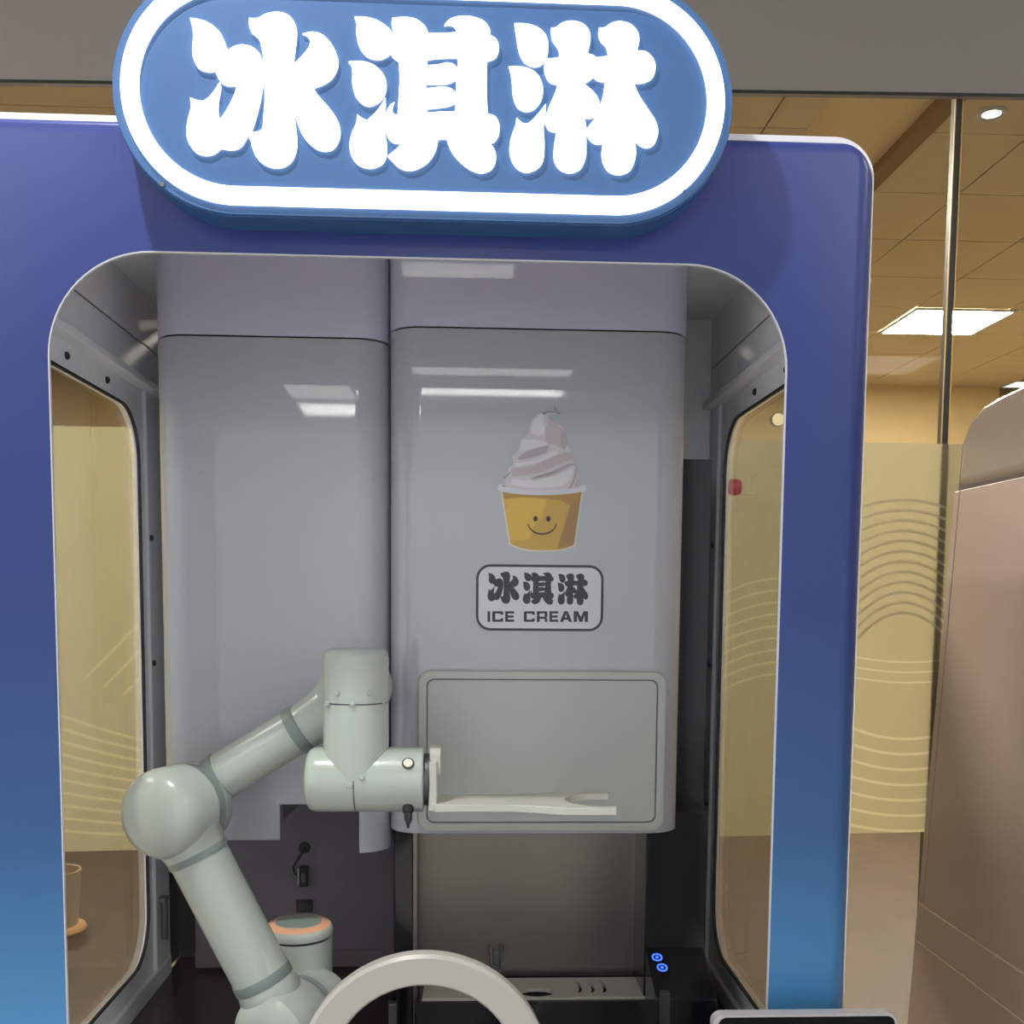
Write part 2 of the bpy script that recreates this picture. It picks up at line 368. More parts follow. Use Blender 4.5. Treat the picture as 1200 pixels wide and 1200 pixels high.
for i, (x0, y0) in enumerate(((-5.2, -2.4), (4.6, -2.4), (-6.4, -4.2), (5.8, -4.2), (-7.6, -2.4), (7.0, -2.4))):  # added lamps, brighten the side walls through the front opening
    ceiling_lamp('ceiling_lamp', 'square ceiling lamp far ' + ('left', 'right')[i % 2] + ' of the viewer, ' + ('front', 'rear', 'outermost')[i // 2] + ' one of three', x0, x0 + .6, y0, y0 + .6, 3.05, 'lamp_white')
for i, x0 in enumerate((-3.2, -.35, 2.6)):  # added frontal light for the kiosk front and interior
    ceiling_lamp('ceiling_lamp', 'square ceiling lamp behind the viewer, ' + ('left', 'middle', 'right')[i] + ' of three in a row', x0, x0 + .6, -4.2, -3.6, 3.05, 'lamp_white')
def downlight(label, x, y, z, energy, size, mt):
    t = thing('downlight', label, 'lamp', (x, y, z))
    obj('trim_ring', MB().lathe([(.035, 0), (.055, 0), (.055, -.006), (.05, -.01), (.036, -.008)], (x, y, z), (0, 0, 1), 32, caps=False), 'trim_white', t)
    obj('bulb', MB().lathe([(.034, -.003), (.034, -.006)], (x, y, z), (0, 0, 1), 24), mt, t)
    if energy:
        l = bpy.data.lights.new('spot', 'SPOT'); l.energy = energy; l.shadow_soft_size = size; l.spot_size = math.radians(120); l.spot_blend = .6; l.color = (1, .97, .93)
        lo = bpy.data.objects.new('spot', l); COL.objects.link(lo); lo.location = (x, y, z - .03)
    return t
downlight('small ceiling downlight above the front of the kiosk', -.56, -.50, 3.05, SPOT, .03, 'spot_white')
downlight('glaring round downlight behind the right glass pane', 1.99, 2.76, CZ, 0, 0, 'spot_white')
p = fy(911, 492, FARY - .012)
t = thing('wall_lamp', 'small round yellow wall lamp seen through the right side window', 'lamp', p)
obj('lamp_base', MB().lathe([(.062, 0), (.062, .012), (.052, .02)], p, (0, -1, 0), 24), 'trim_white', t)
obj('lamp_glass', MB().lathe([(.052, .018), (.05, .03), (.03, .042), (.004, .046)], p, (0, -1, 0), 24), 'wall_lamp_glow', t)

# glazed partition: panes, joint, frosted film with printed waves
w1 = bpy.data.objects.new('window_1', None); COL.objects.link(w1); w1['kind'] = 'structure'
for x0, x1 in ((-5, 1.027), (1.045, 5)):
    obj('pane', MB().box(x0, x1, WALLY + .012, WALLY + .022, 0, 2.62), 'hall_glass', w1)
obj('glass_joint', MB().box(1.030, 1.042, WALLY + .008, WALLY + .03, 0, 2.60), 'joint_dark', w1)
for x0 in (1.0275, 1.0425): obj('joint_edge', MB().box(x0, x0 + .002, WALLY + .006, WALLY + .009, 0, 2.60), 'gold_edge', w1, label='polished edge strip of the glass joint')
FY = WALLY + .004
def fp(u, v): q = fy(u, v, FY); return (q.x, q.z)
def strip(pts, w):                      # outline of a printed line
    a_, b_ = [], []
    for i, p_ in enumerate(pts):
        d = Vector(pts[min(i + 1, len(pts) - 1)]) - Vector(pts[max(i - 1, 0)])
        n_ = Vector((-d.y, d.x)).normalized() * w / 2
        a_.append((p_[0] - n_.x, p_[1] - n_.y)); b_.append((p_[0] + n_.x, p_[1] + n_.y))
    return a_ + b_[::-1]
light = []
for i in range(7):                      # bowls under the arches, right of the kiosk
    y0 = 866 + 18 * i; light.append(strip([fp(u, y0 - (8 - .6 * i) * ((u - 1062) / 50) ** 2) for u in range(960, 1106, 8)], .006))
for i in range(3): light.append(strip([fp(u, 776 + 12 * i - 4 * ((u - 1065) / 50) ** 2) for u in range(960, 1110, 8)], .004))
for i in range(10):                     # long waves seen through the left side window
    y0 = 838 + 15 * i; k_ = .36 - .028 * i
    light.append(strip([fp(u, y0 + k_ * (u - 70) - .0006 * (u - 70) ** 2) for u in range(40, 240, 8)], .0065))
for i in range(3): light.append(strip([fp(100 + 22 * i + 9 * q, 795 + 10 * i - 9.2 * q) for q in range(0, 9 - i)], .0065))
for i in range(9):                      # short strokes seen through the right side window
    light.append(strip([fp(840 + 9 * q, 700 + 14 * i - 5.2 * q + .3 * q * q) for q in range(0, 9)], .005))
film = obj('frosted_film', MB().prism([[(-5, .76), (5, .97), (5, 1.725), (-5, 1.768)]] + light, 'XZ', FY, None), 'film_cream', w1, label='cream frosted film on the lower half of the glass')
b = MB()
for q in light: b.prism([q], 'XZ', FY, None)
obj('light_wave', b, 'film_light', film, label='pale printed wave lines')
b = MB()
for i in range(12):                     # arches at the right of the kiosk
    y0 = 586 + 12 * i; h = 12 + 2.2 * i
    b.prism([strip([fp(u, y0 + h * ((u - 1058) / 58) ** 2) for u in range(940, 1116, 8)], .0065)], 'XZ', FY - .0006, None)
obj('dark_wave', b, 'film_dark', film, label='darker printed arches')

t = thing('round_bin', 'grey round bin with orange base rim on brown floor', 'bin', (-1.70, 3.02, 0))
obj('bin_body', MB().lathe([(.085, .03), (.10, .20), (.105, .26), (.095, .26), (.09, .2)], (-1.70, 3.02, 0), (0, 0, 1), 32), 'bin_grey', t)
obj('base_rim', MB().lathe([(.09, 0), (.115, 0), (.12, .012), (.115, .026), (.09, .03)], (-1.70, 3.02, 0), (0, 0, 1), 32), 'bin_orange', t, label='orange base rim')

# ------------------------------------------------------------------ kiosk shell
KX0, KX1, KTOP, KBACK = -.571, .471, 1.928, .80
OX0, OX1, OTOP, OBOT, ORAD = -.471, .371, 1.784, .70, .118
kiosk = thing('vending_kiosk', 'blue ice cream kiosk with rounded window and white interior', 'kiosk', (-.05, .4, 0))
hole = rrect(OX0, OX1, OBOT, OTOP, ORAD, 16)
b = MB(); R = .026; N = 6; rings = []
for i in range(N + 1):
    a_ = PI / 2 * i / N; ins = R * (1 - math.cos(a_)); y = R * (1 - math.sin(a_))
    if i == 0: ins, y = 0, R
    rings.append(([(p_[0], y, p_[1]) for p_ in rrect(KX0 + ins, KX1 - ins, .10 + ins, KTOP - ins * .4, .042 - ins, 10)]))
rings = [[(p_[0], .06, p_[2]) for p_ in rings[0]]] + rings
for r_ in rings: b.v += r_
n_ = len(rings[0])
for q in range(len(rings) - 1):
    for i in range(n_): b.face((q * n_ + i, q * n_ + (i + 1) % n_, (q + 1) * n_ + (i + 1) % n_, (q + 1) * n_ + i))
b.prism([[(p_[0], p_[2]) for p_ in rings[-1]], hole], 'XZ', 0, None)
obj('front_panel', b, 'blue_paint', kiosk, smooth=40)
hole2 = rrect(OX0 + .0016, OX1 - .0016, OBOT + .0016, OTOP - .0016, ORAD - .0016, 16)
obj('opening_trim', MB().prism([rrect(OX0, OX1, OBOT, OTOP, ORAD, 16), hole2], 'XZ', -.0006, .0035), 'trim_white', kiosk, label='thin white edge around the window opening')
obj('top_edge', MB().prism([rrect(KX0 - .0012, KX1 + .0012, .10, KTOP + .0085, .047, 10), rrect(KX0 + .0004, KX1 - .0004, .1004, KTOP - .0004, .0415, 10)], 'XZ', .018, .06), 'edge_white', kiosk, label='thin white edge along the top')
obj('inner_ceiling', MB().box(-.556, .456, .0165, KBACK - .012, 1.914, 1.921), 'white_metal', kiosk)
obj('roof', MB().box(KX0 + .045, KX1 - .045, .024, KBACK, 1.92, KTOP + .003), 'white_metal', kiosk)
obj('plinth', MB().box(KX0 + .03, KX1 - .03, .06, KBACK - .05, 0, .10), 'black_matte', kiosk)
obj('rear_panel', MB().box(KX0 + .002, KX1 - .002, KBACK - .012, KBACK, .10, 1.90), 'dark_void', kiosk)
obj('deck', MB().box(KX0 + .012, KX1 - .012, .02, KBACK - .012, .66, .69), 'dark_deck', kiosk, label='dark glossy deck inside the kiosk')
obj('inner_liner', MB().prism([rrect(KX0 + .012, KX1 - .012, .69, 1.92, .03, 10), rrect(OX0 - .004, OX1 + .004, OBOT, OTOP + .004, ORAD, 16)], 'XZ', .0145, .0162), 'white_metal', kiosk)  # added white sheet that bounces light into the interior
# front glass with the round pick-up hole
RC = (-.048, .8245)
obj('front_glass', MB().prism([rrect(OX0 - .02, OX1 + .02, OBOT - .0, OTOP + .02, ORAD, 16), circ(RC[0], RC[1], .112)], 'XZ', .0045, .0075), 'front_glass', kiosk)
b = MB().lathe([(.1125, .022), (.1125, -.004), (.1155, -.008), (.1475, -.010), (.1515, -.006), (.1515, .0095)], (RC[0], 0, RC[1]), (0, 1, 0), 96, caps=False)
obj('pickup_ring', b, 'ring_white', kiosk, label='white ring around the pick-up hole')
# side walls, step, window frame, glass, gasket, screws, latches
ZS, ZA, ZG, ZGB = 1.826, 1.762, 1.714, .755
screw = None
for sgn, xi, xo in ((-1, -.55, KX0 + .002), (1, .45, KX1 - .002)):
    gb, p0_, p1_ = (.606, .622, .705) if sgn < 0 else (.640, .662, .745)
    a0, a1 = sorted((xi, xo)); st = xo - sgn * .008           # frame plane
    obj('upper_wall', MB().box(*sorted((xi, xo - sgn * .015)), .0165, KBACK - .012, ZS + .0012, 1.914), 'white_metal', kiosk, bevel=.0012)
    obj('upper_wall', MB().box(*sorted((xi + sgn * .001, xo)), .0165, KBACK - .012, ZA + .002, ZS - .0012), 'white_metal', kiosk, bevel=.0015)
    obj('seam_strip', MB().box(*sorted((xi + sgn * .004, xo - sgn * .001)), .0165, KBACK - .012, ZS - .003, ZS + .003), 'gasket_black', kiosk)  # added dark backing, stops light leaking through the wall seam
    obj('lip', MB().box(*sorted((xi - sgn * .013, xo)), .0165, p1_, ZA - .010, ZA + .002), 'white_metal', kiosk, bevel=.0015)
    fr = [[(.0165, .69), (p1_, .69), (p1_, ZA), (.0165, ZA)], rrect(-.3, gb, ZGB, ZG, .085, 12)]
    fr[1] = [(max(y_, .034), z_) for y_, z_ in fr[1]]
    obj('window_frame', MB().prism(fr, 'YZ', st, xo), 'white_metal', kiosk)
    obj('rear_wall', MB().box(*sorted((st + sgn * .003, xo)), p1_ - .001, KBACK - .012, .69, ZA), 'dark_void', kiosk)
    post = MB().box(*sorted((xi + sgn * .004, st)), p0_, p1_, .69, ZA - .004)
    obj('post', post, 'white_metal', kiosk, bevel=.002)
    obj('sill', MB().box(*sorted((xi + sgn * .002, st)), .0165, p1_, .69, .725), 'white_metal', kiosk, bevel=.003)
    obj('side_glass', MB().prism([[(.03, .70), (gb + .012, .70), (gb + .012, 1.74), (.03, 1.74)]], 'YZ', xo - sgn * .002, xo + sgn * .003), 'side_glass', kiosk)
    g0 = [(max(y_, .034), z_) for y_, z_ in rrect(-.3, gb + .0005, ZGB - .0005, ZG + .0005, .0855, 12)]
    g1 = [(max(y_, .034), z_) for y_, z_ in rrect(-.3, gb - .0028, ZGB + .003, ZG - .003, .082, 12)]
    obj('gasket', MB().prism([[q for q in g0], [(max(q[0], .037), q[1]) for q in g1]], 'YZ', st - sgn * .001, st + sgn * .004), 'gasket_black', kiosk)
    for (yy, zz) in ((.29, 1.733), (.45, 1.733), (p0_ + .012, 1.50), (p0_ + .012, 1.28), (p0_ + .012, 1.02)):
        fxp = st if zz > 1.6 else (xi + sgn * .004 if zz < 1.6 else st)
        if screw is None or True:
            if sgn == -1 and screw is None:
                screw = obj('screw', MB().lathe([(.0055, 0), (.0055, .0025), (.0035, .0045)], (0, 0, 0), (-sgn, 0, 0), 12), 'screw_dark', kiosk, loc=(0, 0, 0))
                scm = {-1: screw.data}; WL = (fxp, yy, zz); screw.location = Vector(WL) - wloc(kiosk)
                continue
            if sgn not in scm:
                s_ = obj('screw', MB().lathe([(.0055, 0), (.0055, .0025), (.0035, .0045)], (0, 0, 0), (-sgn, 0, 0), 12), 'screw_dark', kiosk, loc=(0, 0, 0))
                scm[sgn] = s_.data; s_.location = Vector((fxp, yy, zz)) - wloc(kiosk); continue
            s_ = bpy.data.objects.new('screw', scm[sgn]); COL.objects.link(s_); s_.parent = kiosk; s_.location = Vector((fxp, yy, zz)) - wloc(kiosk)
    xb = xi + sgn * .004; lt = MB().tube([(xb - sgn * .008, p0_ + .022, .775), (xb - sgn * .008, p0_ + .022, .845)], .006, 10)
    lt.box(*sorted((xb, xb - sgn * .012)), p0_ + .014, p0_ + .036, .845, .853)
    obj('latch', lt, 'latch_grey', kiosk)
# grey lining of the robot bay, behind the left half
obj('bay_panel', MB().box(-.506, -.135, .700, .708, .70, 1.20), 'bay_grey', kiosk, label='dull grey panel at the back of the robot bay')
obj('bay_kick', MB().box(-.506, -.135, .694, .700, .705, .735), 'bay_grey', kiosk)
obj('rear_lining', MB().box(.30, .452, .715, .722, 1.60, 1.914), 'white_metal', kiosk)

# ------------------------------------------------------------------ illuminated sign
SF = -.045                                # front plane of the sign face
sg = thing('ice_cream_sign', 'large illuminated oval sign with three white characters above the window', 'sign', (-.043, 0, 1.93))
sx0, sx1, sz, sr = fy(130, 95, SF).x, fy(860, 115, SF).x, 1.938, 0
sb = fy(495, 258, SF).z; sr = sz - sb
def stad(i): return rrect(sx0 + i, sx1 - i, sz - sr + i, sz + sr - i, sr - i - .0001, 28)
b = MB().prism([stad(0)], 'XZ', SF + .004, 0.0)
obj('sign_housing', b, 'sign_rim', sg, bevel=.003, label='blue edge of the sign box')
obj('sign_face', MB().prism([stad(.0015)], 'XZ', SF, SF + .004), 'sign_blue', sg)
obj('light_ring', MB().prism([stad(.0105), stad(.0295)], 'XZ', SF - .003, SF), 'lit_acrylic', sg, label='glowing white ring around the sign')
for G, ox in ((G1, 210), (G2, 400), (G3, 585)):
    b = MB(); glyph(b, G, ox, 10, 1 / 6, SF - .003, SF)
    obj('letter', b, 'lit_acrylic', sg)
for u, v in ((191, 217), (800, 222)):
    q = fy(u, v, SF); obj('rivet', MB().lathe([(.003, .0), (.0025, .003)], (q.x, SF, q.z), (0, -1, 0), 10), 'chrome', sg)

# ------------------------------------------------------------------ covers
def cover_path(x0, x1, yf, yb, r, extra=()):
    pts = [(x0, yb), (x0, yf + r)]
    for i in range(1, 10):
        t_ = PI / 2 * i / 10; pts.append((x0 + r - r * math.cos(t_), yf + r - r * math.sin(t_)))
    xs_ = sorted([x0 + r, x1 - r] + list(extra))
    pts += [(x_, yf) for x_ in xs_]
    for i in range(1, 10):
        t_ = PI / 2 * i / 10; pts.append((x1 - r + r * math.sin(t_), yf + r - r * math.cos(t_)))
    pts += [(x1, yf + r), (x1, yb)]
    return pts
def shell(path, top, bot):                # bot: function of x (evaluated at segment middle) -> lower edge
    mb = MB(); lows = [bot((a[0] + d[0]) / 2) for a, d in zip(path[:-1], path[1:])]
    zs = sorted(set(lows)) + [top]
    for a in path: mb.v += [(a[0], a[1], z_) for z_ in zs]
    n_ = len(zs)
    for i, lo in enumerate(lows):
        for k in range(zs.index(lo), n_ - 1):
            mb.face((i * n_ + k, (i + 1) * n_ + k, (i + 1) * n_ + k + 1, i * n_ + k + 1))
    return mb
def solid(o, th):
    s_ = o.modifiers.new('wall', 'SOLIDIFY'); s_.thickness = th; s_.offset = -1
    b_ = o.modifiers.new('bevel', 'BEVEL'); b_.width = .0015; b_.segments = 2; b_.limit_method = 'ANGLE'; b_.angle_limit = math.radians(60)
    w_ = o.modifiers.new('normals', 'WEIGHTED_NORMAL'); w_.keep_sharp = True
CY, LY = .355, .372                       # front planes of main and left covers
mx0, mx1 = fy(455, 700, CY).x, fy(809, 500, CY).x
mz0, mz1 = fy(600, 977, CY).z, fy(600, 385, CY).z
lx0, lx1 = fy(179, 600, LY).x, mx0 - .0004
lz1 = fy(300, 394, LY).z; lzA = fy(250, 985, LY).z; lzB = fy(380, 943, LY).z; lzC = fy(440, 1000, LY).z
nx0, nx1 = fy(328, 960, LY).x, fy(421, 970, LY).x
cab = thing('storage_cabinet', 'white rounded cabinet with notched lower edge behind the robot arm', 'cabinet', ((lx0 + lx1) / 2, .5, lzC))
def lbot(x_): return lzA if x_ < nx0 else (lzB if x_ < nx1 else lzC)
lp = cover_path(lx0, lx1, LY, .69, .05, (nx0, nx1))
o = obj('cabinet_cover', shell(lp, lz1 - .001, lbot), 'white_gloss', cab); solid(o, .004)
o = obj('upper_cover', shell(cover_path(lx0, lx1, LY, .69, .05), 1.9135, lambda x_: lz1 + .0012), 'white_upper', cab); solid(o, .004)
b = MB(); b.prism([[(x_, y_) for x_, y_ in cover_path(lx0 + .006, lx1 - .006, LY + .006, .685, .045)]], 'XY', lz1 - .004, lz1 + .006)
obj('seam_liner', b, 'black_matte', cab)
b = MB().prism([[(fy(330, 944, LY).x, lzB), (fy(352, 944, LY).x, lzB), (fy(331, 962, LY).x, fy(331, 962, LY).z)]], 'XZ', LY + .006, LY + .012)
obj('notch_bracket', b, 'black_matte', cab)

obj('joint_filler', MB().box(mx0 - .014, mx0 - .001, .425, .44, lzC + .004, 1.913), 'white_upper', cab)  # added pale strip that lightens the dark valley between the covers
mach = thing('ice_cream_machine', 'white soft-serve machine with cup picture and recessed serving bay', 'machine', ((mx0 + mx1) / 2, .5, .69))
o = obj('machine_cover', shell(cover_path(mx0, mx1, CY, .60, .05), mz1 - .001, lambda x_: mz0), 'white_gloss', mach); solid(o, .004)
o = obj('upper_cover', shell(cover_path(mx0, mx1, CY, .60, .05), 1.9135, lambda x_: mz1 + .0012), 'white_upper', mach); solid(o, .004)
for z_ in (mz1 - .004, mz0 + .012):
    obj('cover_liner', MB().prism([cover_path(mx0 + .006, mx1 - .006, CY + .006, .595, .045)], 'XY', z_, z_ + .01), 'black_matte', mach)
# hatch frame on the cover
def pr(u, v, y): q = fy(u, v, y); return q.x, q.z
hx0, hz1 = pr(491, 786, CY); hx1, hz0 = pr(776, 972, CY)
def hr(i, r): return rrect(hx0 + i, hx1 - i, hz0 + i, hz1 - i, r, 8)
hf = obj('hatch_frame', MB().prism([hr(0, .02), hr(.0115, .012)], 'XZ', CY - .006, CY + .002), 'hatch_white', mach, bevel=.002, seg=3)
obj('hatch_groove', MB().prism([hr(.0115, .012), hr(.0135, .011)], 'XZ', CY - .0008, CY + .001), 'groove_grey', hf)  # shade of the groove put into its grey
obj('hatch_panel', MB().prism([hr(.0135, .011)], 'XZ', CY - .0035, CY + .002), 'hatch_white', mach, bevel=.0015)
obj('hatch_lip', MB().prism([hr(-.003, .023), hr(-.0005, .0205)], 'XZ', CY - .0012, CY + .001), 'lip_grey', hf)
# printed cup (flat print)
E0 = CY - .0004
def cp(pts): return [pr(575 + x_ / 6.667, 470 + y_ / 6.667, E0) for x_, y_ in pts]
b = MB(); layer = [0]
CM = ['print_edge', 'cup_yellow', 'cup_bright', 'cup_brown', 'cup_dark', 'rim_grey', 'cream_base', 'cream_shade', 'cream_pink', 'cream_light', 'cream_line', 'smile_brown']
def pad(name_, pts, sm=True, n=4):
    layer[0] += 1
    q = smooth_loop(pts, n) if sm else pts
    b.prism([cp(q)], 'XZ', E0 - .00007 * layer[0], None, CM.index(name_))
pad('print_edge', [(78, 705, c), (724, 705, c), (660, 1132, c), (565, 1168), (400, 1176), (255, 1166), (145, 1122, c)])
pad('cup_yellow', [(90, 700, c), (712, 700, c), (650, 1125, c), (560, 1158), (400, 1165), (260, 1155), (155, 1115, c)])
pad('cup_bright', [(108, 765, c), (250, 752, c), (440, 762, c), (405, 890, c), (335, 985, c), (300, 1080, c), (150, 1090, c)])
pad('cup_dark', [(92, 705, c), (712, 705, c), (700, 770, c), (622, 820, c), (545, 775, c), (440, 762, c), (250, 752, c), (106, 765, c)])
pad('cup_brown', [(622, 815, c), (704, 752, c), (650, 1122, c), (520, 1158, c), (560, 1020, c)])
pad('rim_grey', [(55, 670), (75, 652), (105, 650), (130, 668), (250, 684), (400, 690), (560, 684), (690, 662), (735, 655), (748, 672), (730, 702), (600, 726), (400, 736), (200, 726), (75, 702)])
pad('cream_base', [(92, 605, c), (130, 568), (132, 525, c), (175, 492), (168, 432, c), (212, 392), (240, 300, c), (296, 255), (312, 175), (360, 108), (430, 78), (500, 86), (548, 88, c), (492, 106), (452, 114), (460, 150), (520, 182), (580, 225), (592, 340, c), (628, 385), (640, 460, c), (678, 540), (694, 640), (690, 672, c), (560, 692), (400, 697), (220, 690), (110, 668), (118, 640, c)])
pad('cream_light', [(318, 250, c), (330, 170), (372, 115), (420, 95), (410, 160), (420, 250), (370, 270)])
pad('cream_pink', [(455, 150), (520, 188), (574, 232), (580, 330), (545, 365), (500, 340), (440, 330), (425, 250)])
pad('cream_shade', [(555, 240), (582, 232), (592, 340), (566, 385), (548, 320)])
pad('cream_light', [(245, 310, c), (330, 300), (440, 330), (420, 360), (320, 372), (225, 395, c)])
pad('cream_shade', [(214, 440, c), (290, 392), (420, 350), (452, 352), (430, 402), (320, 440), (220, 462, c)])
pad('cream_light', [(186, 488, c), (330, 462), (480, 395), (520, 392), (500, 430), (350, 485), (200, 512, c)])
pad('cream_pink', [(160, 530, c), (330, 502), (520, 420), (620, 400), (636, 460), (560, 480), (380, 560), (170, 590, c)])
pad('cream_shade', [(315, 600, c), (480, 556), (600, 490), (668, 500, c), (610, 512), (490, 578), (330, 614, c)])
pad('cream_light', [(170, 610, c), (330, 622), (500, 585), (640, 530), (600, 640), (480, 672), (300, 676), (160, 650, c)])
pad('cream_shade', [(600, 688, c), (645, 610), (668, 500, c), (672, 560), (650, 640), (622, 686, c)])
pad('cream_pink', [(650, 668, c), (680, 600), (692, 672, c)])
pad('cream_line', [(400, 90), (450, 80), (540, 90), (545, 96), (450, 92), (420, 110)])
pad('cream_line', [(492, 45), (502, 42), (520, 75), (538, 100), (530, 105), (508, 82)])
pad('cream_line', [(95, 605, c), (135, 570), (160, 552), (140, 580), (104, 612, c)])
pad('cream_line', [(345, 592, c), (480, 553), (540, 525, c), (482, 562), (350, 600, c)])
pad('cream_line', [(82, 655, c), (120, 662, c), (112, 672, c), (90, 668, c)])
pad('smile_brown', [(350 + 17 * math.cos(q), 920 + 22 * math.sin(q)) for q in [i * PI / 6 for i in range(12)]])
pad('smile_brown', [(450 + 17 * math.cos(q), 920 + 22 * math.sin(q)) for q in [i * PI / 6 for i in range(12)]])
a_ = [(402 + 116 * math.cos(q), 945 + 100 * math.sin(q)) for q in [math.radians(8 + 164 * i / 20) for i in range(21)]]
b_ = [(402 + 110 * math.cos(q), 942 + 91 * math.sin(q)) for q in [math.radians(8 + 164 * i / 20) for i in range(21)]]
pad('smile_brown', a_ + b_[::-1], sm=False)
obj('cup_print', b, CM, mach, label='printed yellow smiling cup of swirled ice cream')
# label under it
b = MB()
def lr(i):
    (a0, z1), (a1, z0) = pr(558, 661, E0), pr(706.5, 740, E0); k_ = .00129
    return rrect(a0 + i * k_, a1 - i * k_, z0 + i * k_, z1 - i * k_, (17 - i) * k_, 8)
b.prism([lr(2)], 'XZ', E0 - .0001, None, 0)
b.prism([lr(0), lr(3)], 'XZ', E0 - .0002, None, 1)
for G, ox in ((G1, 569.5), (G2, 610.6), (G3, 650.8)):
    for st in G: b.prism([[pr(ox + x_ * .0345, 669 + y_ * .0345, E0) for x_, y_ in smooth_loop(lp_, 3)] for lp_ in st], 'XZ', E0 - .0002, None, 1)
def letter(x0, x1, polys):
    for loops in polys: b.prism([[pr(540 + (x0 + p_[0] * (x1 - x0)) / 4, 460 + (1025 + 50 * p_[1]) / 4, E0) for p_ in lp_] for lp_ in loops], 'XZ', E0 - .0002, None, 1)
Cc = [[[(.08, 0), (.92, 0), (1, .1), (1, .34), (.74, .34), (.74, .22), (.28, .22), (.28, .78), (.74, .78), (.74, .66), (1, .66), (1, .9), (.92, 1), (.08, 1), (0, .9), (0, .1)]]]
Ee = [[[(0, 0), (1, 0), (1, .22), (.3, .22), (.3, .39), (.94, .39), (.94, .61), (.3, .61), (.3, .78), (1, .78), (1, 1), (0, 1)]]]
Rr = [[[(0, 0), (.9, 0), (1, .1), (1, .52), (.9, .62), (1, .7), (1, 1), (.74, 1), (.74, .72), (.27, .72), (.27, 1), (0, 1)], [(.27, .21), (.73, .21), (.73, .5), (.27, .5)]]]
Aa = [[[(.36, 0), (.64, 0), (1, 1), (.73, 1), (.66, .8), (.34, .8), (.27, 1), (0, 1)], [(.5, .25), (.58, .6), (.42, .6)]]]
Mm = [[[(0, 0), (.3, 0), (.5, .55), (.7, 0), (1, 0), (1, 1), (.77, 1), (.77, .4), (.6, 1), (.4, 1), (.23, .4), (.23, 1), (0, 1)]]]
letter(125, 138, [[[(0, 0), (1, 0), (1, 1), (0, 1)]]])
letter(147, 199, Cc); letter(208, 250, Ee); letter(295, 347, Cc); letter(356, 406, Rr); letter(415, 457, Ee); letter(464, 522, Aa); letter(529, 596, Mm)
obj('label_print', b, ['label_tint', 'print_ink'], mach, label='printed rounded label with three characters and ICE CREAM')
# black body, steel bay, tray
obj('machine_body', MB().box(mx0 + .02, .405, .50, .71, mz0 + .02, 1.632), 'black_gloss', mach)
p0, p1 = fy(462, 1060, .42).x, fy(484, 1060, .42).x
obj('left_column', MB().box(p0, p1, .42, .71, .69, mz0 + .02), 'black_gloss', mach, bevel=.002)
obj('steel_edge', MB().box(p1, p1 + .006, .424, .53, .69, mz0 + .012), 'steel', mach)
p2 = fy(756, 1060, .42).x
obj('right_column', MB().box(p2, .395, .42, .71, .69, mz0 + .02), 'black_gloss', mach, bevel=.002)
obj('steel_backsplash', MB().box(p1 + .006, p2, .525, .53, .745, mz0 + .012), 'steel', mach, label='brushed steel back of the serving bay')
q = fy(623, 984, .44)
obj('nozzle', MB().lathe([(.016, .012), (.016, .0), (.013, -.010), (.008, -.014)], (q.x, .44, mz0 + .003), (0, 0, 1), 24), 'black_matte', mach)
q = fy(583, 1120, .515)
obj('lever', MB().tube([(q.x - .012, .524, q.z + .015), (q.x - .012, .505, q.z + .016), (q.x - .010, .498, q.z - .016), (q.x + .002, .497, q.z - .022), (q.x + .006, .498, q.z - .014), (q.x + .006, .505, q.z + .016), (q.x + .006, .524, q.z + .015)], .0032, 8), 'dark_metal', mach)
TZ = .750
tx0, tx1 = fy(496, 1160, .46).x, fy(751, 1160, .46).x
tray = [[(tx0, .418), (tx1, .418), (tx1 - .002, .505), (tx0 + .002, .505)]]
q = fz(630, 1166, TZ); tray.append([(q.x + .028 * math.cos(a), .440 + .018 * math.sin(a)) for a in [2 * PI * i / 28 for i in range(28)]])
tray = [tray[0], tray[1]]
for u in (676, 691, 705):                 # three crescent slots
    q = fz(u, 1162, TZ); cx_ = q.x
    outer = [(cx_ + .015 * math.sin(math.radians(a)) - .004, .462 + .030 * math.cos(math.radians(a))) for a in range(10, 171, 16)]
    inner = [(cx_ + .009 * math.sin(math.radians(a)) - .004, .462 + .030 * math.cos(math.radians(a))) for a in range(170, 9, -16)]
    tray.append(outer + inner)
obj('lever_plate', MB().box(fy(583, 1120, .515).x - .010, fy(583, 1120, .515).x + .006, .512, .525, fy(583, 1124, .515).z - .010, fy(583, 1112, .515).z), 'steel', mach, bevel=.002)
obj('drip_tray', MB().prism(tray, 'XY', TZ - .006, TZ), 'fork_white', mach, label='white drip tray with a round hole and curved slots')
obj('tray_base', MB().box(tx0 - .012, tx1 + .012, .408, .52, .69, TZ - .012), 'black_gloss', mach, bevel=.003)
b = MB().box(tx0 - .012, tx1 + .012, .404, .412, TZ - .014, TZ - .002); b.box(tx1 + .002, tx1 + .012, .412, .52, TZ - .014, TZ + .004)
obj('tray_lip', b, 'black_gloss', mach)
